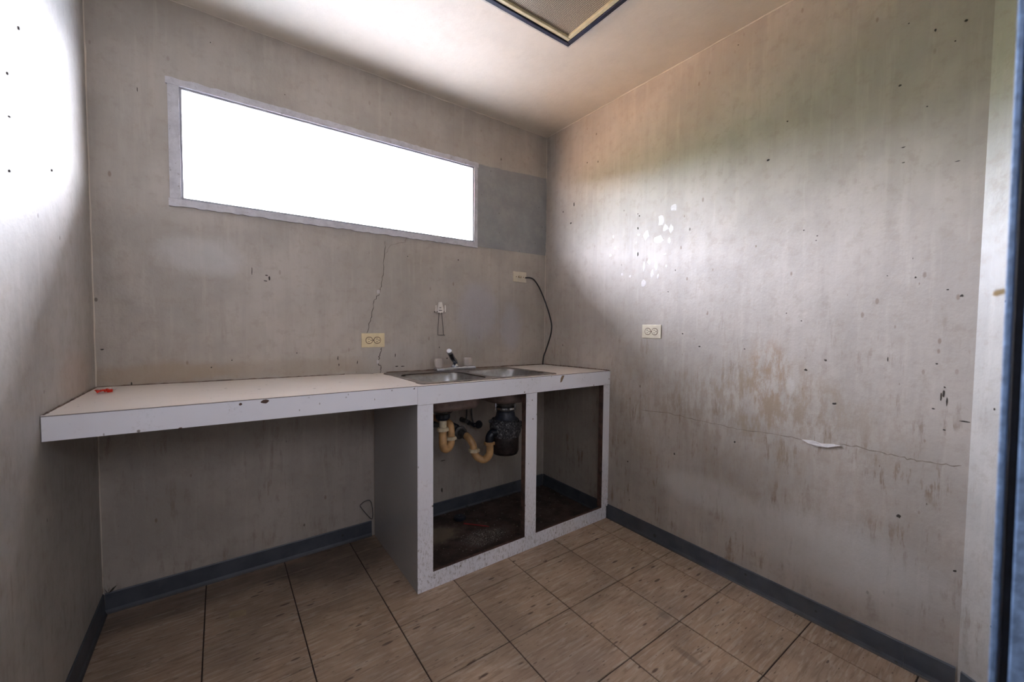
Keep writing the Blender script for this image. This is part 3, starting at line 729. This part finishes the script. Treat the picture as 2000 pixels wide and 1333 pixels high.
# turned-down outer lip
lip = [v for v in bm.verts if v.co.z > .0035]
r = bmesh.ops.extrude_edge_only(bm, edges=e0)
for v in [g for g in r['geom'] if isinstance(g, bmesh.types.BMVert)]:
    v.co.z -= .0045; cx, cy = (SX0+SX1)/2, (SY0+SY1)/2
    v.co.x += .003 if v.co.x > cx else -.003; v.co.y += .003 if v.co.y > cy else -.003
bmesh.ops.recalc_face_normals(bm, faces=bm.faces)
o = obj('sink_deck', bm, M['steel_dirty'], sk, smooth=False); lift(o, lambda c: zt(c.x, c.y)+c.z-.001)
for b in BW:
    bm = bmesh.new()
    cx, cy = (b[0]+b[2])/2, (b[1]+b[3])/2
    def shell(off):
        prof = [(0, .003, .075), (.002, .0, .075), (.008, -.012, .075), (.016, -.080, .078), (.022, -.118, .08), (.034, -.136, .08), (.055, -.143, .075)]
        rings = [[bm.verts.new((x, y, z-off*(1 if k > 3 else 0))) for x, y in rrect(b[0]+ins-off, b[1]+ins-off, b[2]-ins+off, b[3]-ins+off, rr)] for k, (ins, z, rr) in enumerate(prof)]
        R_ = rings[-1]
        for f_, z in ((.55, -.146-off), (0, -.149-off)):
            def q_(v):
                an = math.atan2(v.co.y-cy, v.co.x-cx)
                return (cx+(v.co.x-cx)*f_, cy+(v.co.y-cy)*f_, z) if f_ else (cx+.042*math.cos(an), cy+.042*math.sin(an), z)
            rings.append([bm.verts.new(q_(v)) for v in R_])
        return rings
    ri, ro = shell(0), shell(.0022); nseg = len(ri[0]); mats = []
    for rr_, mi in ((ri, 0), (ro, 1)):
        for u, w_ in zip(rr_, rr_[1:]):
            for k in range(nseg):
                f = bm.faces.new((u[k], u[(k+1) % nseg], w_[(k+1) % nseg], w_[k])); f.material_index = mi
    for u, w_ in ((ri[0], ro[0]), (ri[-1], ro[-1])):
        for k in range(nseg): bm.faces.new((u[k], u[(k+1) % nseg], w_[(k+1) % nseg], w_[k]))
    bmesh.ops.recalc_face_normals(bm, faces=bm.faces)
    o = obj('bowl', bm, M['steel'], sk, smooth=True); lift(o, lambda c: .893+c.z)
    o.data.materials.append(M['steel_under'])
    s = obj('strainer', lathe(bmesh.new(), (cx, cy, .7395), [(.040, .0), (.043, .006), (.040, .0075), (.030, .001), (.0, .0)], 24), M['chrome'], o, smooth=True)

# ------------------------------------------------------------------ faucet
fy = -.10; fz = zt(-.77, fy)+.003
fc = thing('faucet', 'chrome two-handle faucet at the back of the sink', 'faucet', (-.775, fy, fz))
bm = bmesh.new(); box(bm, (-.902, fy-.026, fz), (-.645, fy+.026, fz+.020)); obj('base', bm, M['chrome'], fc, bev=.006)
sb = Vector((-.775, fy, fz+.02)); tip = at(1, -.215, (878, 688))
pts = spline([sb, sb+Vector((0, 0, .03)), sb.lerp(tip, .45)+Vector((0, 0, .012)), tip], 7)
obj('spout', tube(bmesh.new(), pts, [.017]*4+[.0145]*(len(pts)-4), 18), M['chrome_dark'], fc, smooth=True)
dv = (pts[-1]-pts[-2]).normalized()
obj('aerator', tube(bmesh.new(), [tip-dv*.004, tip+dv*.014, tip+dv*.018], [.0165, .0165, .013], 18), M['chrome'], fc, smooth=False)
obj('spout_collar', lathe(bmesh.new(), sb, [(.024, 0), (.024, .006), (.018, .012), (.016, .018)], 24), M['chrome'], fc, smooth=True)
for x in (-.878, -.688):
    k_ = obj('handle', lathe(bmesh.new(), (x, fy, fz+.021), [(.018, 0), (.022, .004), (.0245, .040), (.021, .052), (.0, .053)], 24, ribs=1, ribd=.07), M['acrylic'], fc)
    obj('handle_stem', lathe(bmesh.new(), (x, fy, fz+.0195), [(.013, 0), (.013, .0012), (.006, .0016), (.006, .030), (0, .030)], 14), M['chrome'], k_, smooth=False)

# ------------------------------------------------------------------ plumbing (drains hang below the bowls)
PY = -.335
A = lambda x, y, d=0: at(1, PY+d, (x, y))
td = thing('drain_trap', 'tan plastic trap with black flange under the left bowl', 'drain pipe', A(865, 803))
c0 = A(865, 803); cx = c0.x
zb = .742
obj('flange', lathe(bmesh.new(), (cx, PY, 0), [(.0, zb), (.046, zb), (.050, zb-.012), (.055, zb-.014), (.054, zb-.024), (.040, zb-.034), (.036, zb-.038)], 28), M['black'], td, smooth=False)
z1 = A(865, 806).z; z2 = A(865, 820).z; z3 = A(865, 839).z
obj('flange_nut', lathe(bmesh.new(), (cx, PY, 0), [(.036, zb-.037), (.036, z2+.012), (.030, z2), (.0, z2)], 24, ribs=1, ribd=.05), M['black'], td)
obj('tailpiece', tube(bmesh.new(), [(cx, PY, z2+.005), (cx, PY, z3-.01)], .0195, 20), M['pvc_cream'], td, smooth=True)
def nut(c, d, r, h, mat, parent):
    d = Vector(d).normalized(); c = Vector(c); bm = bmesh.new(); seg = 24
    a = d.orthogonal().normalized(); b = d.cross(a); rings = []
    for rr, hh in ((r*.8, 0), (r, .12), (r, .75), (r*.86, 1)):
        rings.append([bm.verts.new(c+d*(hh-.5)*h+(a*math.cos(2*math.pi*k/seg)+b*math.sin(2*math.pi*k/seg))*rr*(1.07 if (k//2) % 2 and .1 < hh < .8 else 1)) for k in range(seg)])
    for u, v in zip(rings, rings[1:]):
        for k in range(seg): bm.faces.new((u[k], u[(k+1) % seg], v[(k+1) % seg], v[k]))
    bm.faces.new(rings[0][::-1]); bm.faces.new(rings[-1]); bmesh.ops.recalc_face_normals(bm, faces=bm.faces)
    return obj('slip_nut', bm, mat, parent)
nut((cx, PY, z3), (0, 0, 1), .029, .020, M['pvc_cream'], td)
zl = A(865, 872).z+.01
rU = .034; bend = []
dirU = Vector((.98, .45, 0)).normalized()          # the bend runs back towards the wall
for k in range(13):
    a = math.pi*k/12; bend.append(Vector((cx, PY, zl))+dirU*rU*(1-math.cos(a))+Vector((0, 0, -rU*math.sin(a))))
legtop = bend[-1]+Vector((0, 0, .03))
obj('trap_bend', tube(bmesh.new(), [(cx, PY, z3-.008)]+bend+[legtop], .0205, 20), M['pvc_tan'], td, smooth=True)
nut(bend[-1]+Vector((0, 0, .016)), (0, 0, 1), .028, .018, M['pvc_cream'], td)
up = [bend[-1]+Vector((0, 0, .02)), bend[-1]+Vector((0, 0, .055))]
arm = spline([up[0], up[1], up[1]+Vector((.004, .022, .030)), up[1]+Vector((.0, .09, .036)), Vector((cx+.05, -.02, up[1].z+.030))], 6)
obj('trap_arm', tube(bmesh.new(), arm, .0195, 18), M['pvc_tan'], td, smooth=True)

tr_ = thing('drain_trap', 'tan plastic trap running from the disposer to the wall', 'drain pipe', A(944, 898))
n1 = A(926, 880); n2 = A(956, 866)
ub = spline([A(956, 862), A(957, 876), A(955.5, 889), A(945, 898.5, .02), A(932, 893, .04), A(926, 884, .05), A(925, 877, .055)], 6)
obj('trap_bend', tube(bmesh.new(), ub, .0205, 20), M['pvc_tan'], tr_, smooth=True)
ua = spline([A(925, 880, .055), A(924, 870, .06), A(917, 858, .08), A(909, 850, .12)], 6)
obj('trap_arm', tube(bmesh.new(), ua, .0200, 20), M['pvc_tan'], tr_, smooth=True)
ug = spline([A(911, 852, .11), A(902, 847, .16), A(896, 842, .22), A(890, 839, .32)], 6)
obj('wall_pipe', tube(bmesh.new(), ug, .0225, 20), M['pipe_grey'], tr_, smooth=True)
nut(A(899, 845, .18), ug[8]-ug[5], .036, .022, M['pipe_grey'], tr_)
nut(A(926, 880, .055), (0, 0, 1), .030, .020, M['pvc_cream'], tr_)
nut(A(956, 866), (0, 0, 1), .029, .018, M['pvc_tan'], tr_)

# disposer
gd = thing('waste_disposer', 'corroded black waste disposer hanging under the right bowl', 'waste disposer', A(986, 850))
dx, dy = BW[1][0]/2+BW[1][2]/2+.022, PY
q = at(1, dy, (987, 850)); dx = q.x
Z = lambda y_: at(1, dy, (987, y_)).z
obj('mount', lathe(bmesh.new(), (dx, dy, 0), [(.0, .7405), (.056, .7405), (.056, Z(789)), (.046, Z(790)), (.046, Z(794)), (.060, Z(795)), (.060, Z(800)), (.05, Z(801))], 28), M['pipe_grey'], gd, smooth=False)
mr = obj('mount_ring', lathe(bmesh.new(), (dx, dy, 0), [(.050, Z(793)), (.064, Z(794)), (.064, Z(797.5)), (.050, Z(798))], 28), M['chrome'], gd, smooth=False)
for k in range(3):
    a = math.radians(-70+120*k); p_ = Vector((dx+.062*math.cos(a), dy+.062*math.sin(a), 0))
    obj('mount_screw', tube(bmesh.new(), [p_+Vector((0, 0, Z(786))), p_+Vector((0, 0, Z(799)))], .006, 8), M['chrome'], mr)
obj('neck', lathe(bmesh.new(), (dx, dy, 0), [(.048, Z(800)), (.052, Z(806)), (.055, Z(812)), (.070, Z(819)), (.080, Z(825)), (.080, Z(828))], 32), M['disposer_top'], gd, smooth=True)
bm = bmesh.new(); lathe(bm, (dx, dy, 0), [(.074, Z(818)), (.086, Z(823)), (.089, Z(830)), (.087, Z(842)), (.080, Z(851)), (.070, Z(853))], 40)
for v in bm.verts:
    v.co.x += random.uniform(-.0025, .0025); v.co.y += random.uniform(-.0025, .0025); v.co.z += random.uniform(-.003, .003)
obj('shell', bm, M['disposer'], gd, smooth=True)
obj('can', lathe(bmesh.new(), (dx, dy, 0), [(.074, Z(849)), (.0775, Z(853)), (.0775, Z(878)), (.070, Z(884)), (.04, Z(886)), (0, Z(886.5))], 40), M['disposer_low'], gd, smooth=True)
for a, z_, s_ in ((200, 828, .020), (160, 822, .014), (240, 834, .012), (-20, 828, .017), (-55, 832, .012)):
    a = math.radians(a); p_ = Vector((dx+.086*math.cos(a), dy+.086*math.sin(a), Z(z_))); bm = bmesh.new()
    bmesh.ops.create_icosphere(bm, subdivisions=2, radius=s_, matrix=Matrix.Translation(p_) @ Matrix.Diagonal((1, 1, .8, 1)))
    obj('mounting_lug', bm, M['disposer'], gd, smooth=True)
el = spline([Vector((dx-.060, dy-.02, Z(839))), Vector((dx-.085, dy-.005, Z(841))), A(962, 846), A(957, 853), A(956, 864)], 6)
obj('discharge_elbow', tube(bmesh.new(), el, [.026]*4+[.024]*(len(el)-4), 20), M['black'], gd, smooth=True)
cord = spline([Vector((dx+.070, dy, Z(836))), at(1, dy, (1013, 842)), at(1, dy+.02, (1019, 830)), at(1, dy+.12, (1030, 815))], 6)
obj('power_cord', tube(bmesh.new(), cord, .005, 8), M['rubber'], gd, smooth=True)

# supply stub-outs on the window wall
vt = thing('stop_valve', 'dark stop valve with bright tip on the wall behind the traps', 'valve', at(1, -.02, (918, 829)))
v0 = at(1, -.045, (922, 829))
obj('valve_body', tube(bmesh.new(), [(v0.x, -.003, v0.z), (v0.x, -.03, v0.z), (v0.x, -.075, v0.z)], [.016, .012, .014], 14), M['black'], vt)
obj('valve_handle', lathe(bmesh.new(), (v0.x+.03, -.075, v0.z), [(0, -.012), (.022, -.010), (.026, 0), (.022, .008), (0, .010)], 18, 'y'), M['black'], vt)
obj('valve_stem', tube(bmesh.new(), [(v0.x-.004, -.075, v0.z), (v0.x+.03, -.075, v0.z)], .006, 10), M['chrome'], vt)
sup = spline([Vector((v0.x, -.06, v0.z+.01)), Vector((v0.x-.012, -.06, v0.z+.06)), Vector((v0.x-.02, -.075, v0.z+.14)), Vector((v0.x-.01, -.085, .84))], 6)
obj('supply_line', tube(bmesh.new(), sup, .005, 8), M['pipe_grey'], vt, smooth=True)
vt2 = thing('stop_valve', 'black stop valve half hidden behind the grey wall pipe', 'valve', at(1, -.02, (908, 822)))
v1 = at(1, -.045, (908, 822))
obj('valve_body', tube(bmesh.new(), [(v1.x, -.003, v1.z), (v1.x, -.07, v1.z)], [.016, .013], 14), M['pipe_grey'], vt2)
sup = spline([Vector((v1.x, -.05, v1.z)), Vector((v1.x+.004, -.06, v1.z+.06)), Vector((v1.x-.02, -.08, .84))], 6)
obj('supply_line', tube(bmesh.new(), sup, .0055, 8), M['pipe_grey'], vt2, smooth=True)
hp = thing('wall_drain_pipe', 'dark pipe running along the wall behind the left trap', 'pipe', at(1, -.04, (880, 828)))
pa, pb = at(1, -.05, (840, 829)), at(1, -.05, (888, 833))
obj('pipe', tube(bmesh.new(), spline([pa, pa.lerp(pb, .6)+Vector((0, 0, .004)), pb+Vector((0, -.02, 0))], 5), .019, 14), M['pipe_grey'], hp, smooth=True)
obj('tee_fitting', tube(bmesh.new(), [at(1, -.05, (884, 838))+Vector((0, .045, 0)), at(1, -.05, (884, 838))+Vector((0, -.03, 0))], .036, 18), M['black'], hp, smooth=False)

# ------------------------------------------------------------------ electrical
def outlet(c, face, label, mat, pw=.124, ph=.076):
    """horizontal duplex outlet; face 1: window wall, 0: right wall. local u runs left to right as seen"""
    th = thing('outlet', label, 'outlet', c, 'wall outlets')
    def P3(u, z, d): return Vector((c.x+u, -d, c.z+z)) if face == 1 else Vector((-d, c.y-u, c.z+z))
    def pb(name, u0, u1, z0, z1, d0, d1, m, par, bev=0.0):
        return obj(name, B((P3(u0, z0, d0), P3(u1, z1, d1))), m, par, bev=bev)
    pl_ = pb('cover_plate', -pw/2, pw/2, -ph/2, ph/2, .0002, .0052, mat, th, .002)
    def disc(name, u, r, d0, d1, m, par, flat=0.0):
        bm = bmesh.new(); R0, R1 = [], []
        for k in range(28):
            a = 2*math.pi*k/28; uu = max(-r*.99, min(r*.99, r*math.cos(a))); z_ = max(-r*(1-flat), min(r*(1-flat), r*math.sin(a)))
            R0.append(bm.verts.new(P3(u+uu, z_, d0))); R1.append(bm.verts.new(P3(u+uu, z_, d1)))
        bm.faces.new(R1)
        for k in range(28): bm.faces.new((R0[k], R0[(k+1) % 28], R1[(k+1) % 28], R1[k]))
        bmesh.ops.recalc_face_normals(bm, faces=bm.faces); return obj(name, bm, m, par)
    for s in (-1, 1):
        u = s*.0215
        disc('gap_ring', u, .0198, .004, .0054, M['brown_ring'], pl_, .05)
        rc = disc('socket', u, .0165, .004, .0068, mat, th, .08)
        for dz, w_ in ((.0066, .0095), (-.0066, .0075)):
            pb('slot', u-.003-w_/2+.001, u-.003+w_/2+.001, dz-.0013, dz+.0013, .005, .0071, M['slot'], rc)
        disc('ground_hole', u+.0095, .0028, .005, .0071, M['slot'], rc)
    disc('screw', 0, .0028, .004, .0062, M['brown_ring'], pl_)
    return th
outlet(at(1, 0, (728.5, 665)), 1, 'yellowed double outlet on the window wall above the worktop', M['ivory'])
outlet(at(0, 0, (1273, 648)), 0, 'ivory double outlet alone on the right wall', M['ivory_pale'], .118, .073)
c = at(1, 0, (1014.5, 541.5))
sw = thing('light_switch', 'cream toggle switch plate near the corner with a black cable', 'switch', c)
pw, ph = .112, .070
pl_ = obj('cover_plate', B(((c.x-pw/2, -.0052, c.z-ph/2), (c.x+pw/2, -.0002, c.z+ph/2))), M['ivory_pale'], sw, bev=.002)
obj('toggle_slot', B(((c.x-.013, -.0056, c.z-.006), (c.x+.013, -.004, c.z+.006))), M['brown_ring'], pl_)
obj('toggle', B(((c.x-.008, -.013, c.z-.004), (c.x+.004, -.0052, c.z+.004))), M['ivory'], sw, bev=.001)
for s in (-1, 1): obj('screw', B(((c.x+s*.03-.003, -.006, c.z-.003), (c.x+s*.03+.003, -.0045, c.z+.003))), M['brown_ring'], pl_, bev=.001)
Cc = lambda x, y, d: at(1, -d, (x, y))
cab = spline([Cc(1026, 543, .009), Cc(1035, 543, .012), Cc(1043, 547, .016), Cc(1052, 560, .022), Cc(1061, 580, .05), Cc(1070, 605, .09), Cc(1076.5, 630, .125), Cc(1077, 645, .13), Cc(1074, 660, .115), Cc(1067, 682, .08), Cc(1062, 696, .055), Cc(1060, 710, .042)], 5)
cab[-1].z = zt(cab[-1].x, cab[-1].y)+.002
tag(obj('cable', tube(bmesh.new(), cab, .0048, 10), M['rubber'], smooth=True), 'black cable arching from the switch plate down to the worktop corner', 'cable')

# ------------------------------------------------------------------ wall bracket with wire loop
wk = thing('wall_bracket', 'small white plastic bracket with a hanging wire loop above the faucet', 'bracket', at(1, 0, (860, 600)))
A1 = lambda x, y, d=0.0: at(1, -d, (x, y))
body_px = [(857, 590), (863, 590), (867, 607), (865, 611), (860, 612.5), (855, 611), (854, 607)]
bm = bmesh.new(); prism(bm, [(A1(*q, .010).x, A1(*q, .010).z) for q in body_px], -.014, -.001, 1); obj('body', bm, M['white_plastic'], wk, bev=.002)
for x in (851.5, 869.5):
    obj('side_arm', tube(bmesh.new(), [A1(x, 596.5, .012), A1(x, 610, .012)], .0042, 10), M['white_plastic'], wk)
obj('cross_bar', tube(bmesh.new(), [A1(848, 609.5, .010), A1(871, 608, .010)], .0028, 8), M['wire'], wk)
obj('body_slot', B(((A1(857, 606, .013).x, -.0150, A1(857, 606, .013).z-.004), (A1(863, 606, .013).x, -.0135, A1(857, 606, .013).z))), M['slot'], wk)
obj('body_slot', B(((A1(858, 601, .013).x, -.0150, A1(858, 601, .013).z-.003), (A1(861.5, 601, .013).x, -.0135, A1(858, 601, .013).z))), M['slot'], wk)
obj('wire_loop', tube(bmesh.new(), [A1(857.5, 611, .014), A1(855.5, 640, .02), A1(855.2, 655, .022), A1(869, 655, .022)], .0022, 8), M['wire'], wk)
obj('wire_loop', tube(bmesh.new(), [A1(862.5, 611, .014), A1(865.3, 640, .02), A1(866.2, 654.5, .022)], .0022, 8), M['wire'], wk)

# ------------------------------------------------------------------ ceiling fixture
fx, fyy, sz = -.563, -.800, .66
cf = thing('ceiling_vent', 'square ceiling fixture with black frame and perforated metal sheet', 'ceiling vent', (fx-sz/2, fyy-sz/2, H))
def ringbox(i0, i1, z0, z1):
    a0, a1, b0, b1 = fx-sz+i0, fx-i0, fyy-sz+i0, fyy-i0; c0, c1, d0, d1 = fx-sz+i1, fx-i1, fyy-sz+i1, fyy-i1
    return B(((a0, b0, z0), (a1, d0, z1)), ((a0, d1, z0), (a1, b1, z1)), ((a0, d0, z0), (c0, d1, z1)), ((c1, d0, z0), (a1, d1, z1)))
obj('flange', ringbox(-.004, .0035, H-.033, H-.0003), M['vent_grey'], cf)
obj('frame', ringbox(.004, .024, H-.034, H-.0045), M['vent_black'], cf, bev=.002)
obj('inner_lip', ringbox(.0245, .044, H-.030, H-.004), M['vent_cream'], cf, bev=.003)
obj('perforated_sheet', B(((fx-sz+.0445, fyy-sz+.0445, H-.020), (fx-.0445, fyy-.0445, H-.018))), M['vent_mesh'], cf)

# ------------------------------------------------------------------ small litter
def crumple(c, rx, ry, h, mat, name, seed, n=7):
    random.seed(seed); bm = bmesh.new(); V = [[bm.verts.new((c.x+rx*(2*i/n-1)+random.uniform(-.002, .002), c.y+ry*(2*j/n-1)+random.uniform(-.002, .002), c.z+random.uniform(.001, h))) for i in range(n+1)] for j in range(n+1)]
    for j in range(n):
        for i in range(n):
            if (i in (0, n-1)) and (j in (0, n-1)): continue
            bm.faces.new((V[j][i], V[j][i+1], V[j+1][i+1], V[j+1][i]))
    return obj(name, bm, mat)
q = at(2, .911, (203, 768)); q.z = zt(q.x, q.y)+.001
wp_ = thing('candy_wrapper', 'crumpled red and clear sweet wrapper on the left end of the worktop', 'wrapper', q)
o = crumple(q, .022, .016, .014, M['red_foil'], 'red_part', 3); o.parent = wp_; o.matrix_parent_inverse = wp_.matrix_world.inverted()
q2 = at(2, .911, (216, 762)); q2.z = zt(q2.x, q2.y)+.001
o = crumple(q2, .016, .012, .008, M['clear_foil'], 'clear_part', 5); o.parent = wp_; o.matrix_parent_inverse = wp_.matrix_world.inverted()
bm = bmesh.new()
P = [at(2, .0012, q) for q in ((447, 1197), (481, 1191), (481, 1202), (449, 1210))]
vs = [bm.verts.new(p) for p in P]; v2 = [bm.verts.new(p+Vector((0, 0, .0008+.001*(i % 2)))) for i, p in enumerate(P)]
bm.faces.new(v2)
for k in range(4): bm.faces.new((vs[k], vs[(k+1) % 4], v2[(k+1) % 4], v2[k]))
bmesh.ops.recalc_face_normals(bm, faces=bm.faces)
tag(obj('paper_scrap', bm, M['paper']), 'small yellowed paper scrap on the dark floor under the shelf', 'paper')
w_ = [at(1, -.006, (703, 988)), at(1, -.03, (712, 980)), at(1, -.035, (722, 978)), at(1, -.02, (727, 990)), at(1, -.02, (727, 1014)), at(1, -.03, (714, 1003)), at(1, -.02, (703, 989))]
tag(obj('loose_wire', tube(bmesh.new(), spline(w_, 5), .0016, 6), M['black']), 'thin black wire loop sticking out beside the cabinet side panel', 'wire')
bm = bmesh.new(); base_ = at(1, -.012, (211, 1160))
for q, wd in (((229, 1143), .006), ((203, 1150), .004), ((214, 1147), .003)):
    e_ = at(1, -.03, q); m_ = base_.lerp(e_, .5); sd_ = Vector((0, 0, wd)); 
    a = bm.verts.new(base_); b1 = bm.verts.new(m_+sd_+Vector((0, -.003, 0))); b2 = bm.verts.new(m_-sd_); c_ = bm.verts.new(e_)
    bm.faces.new((a, b1, c_, b2))
tag(obj('dry_leaf', bm, M['leaf']), 'dry dark leaf scraps on the baseboard in the left corner', 'leaf')
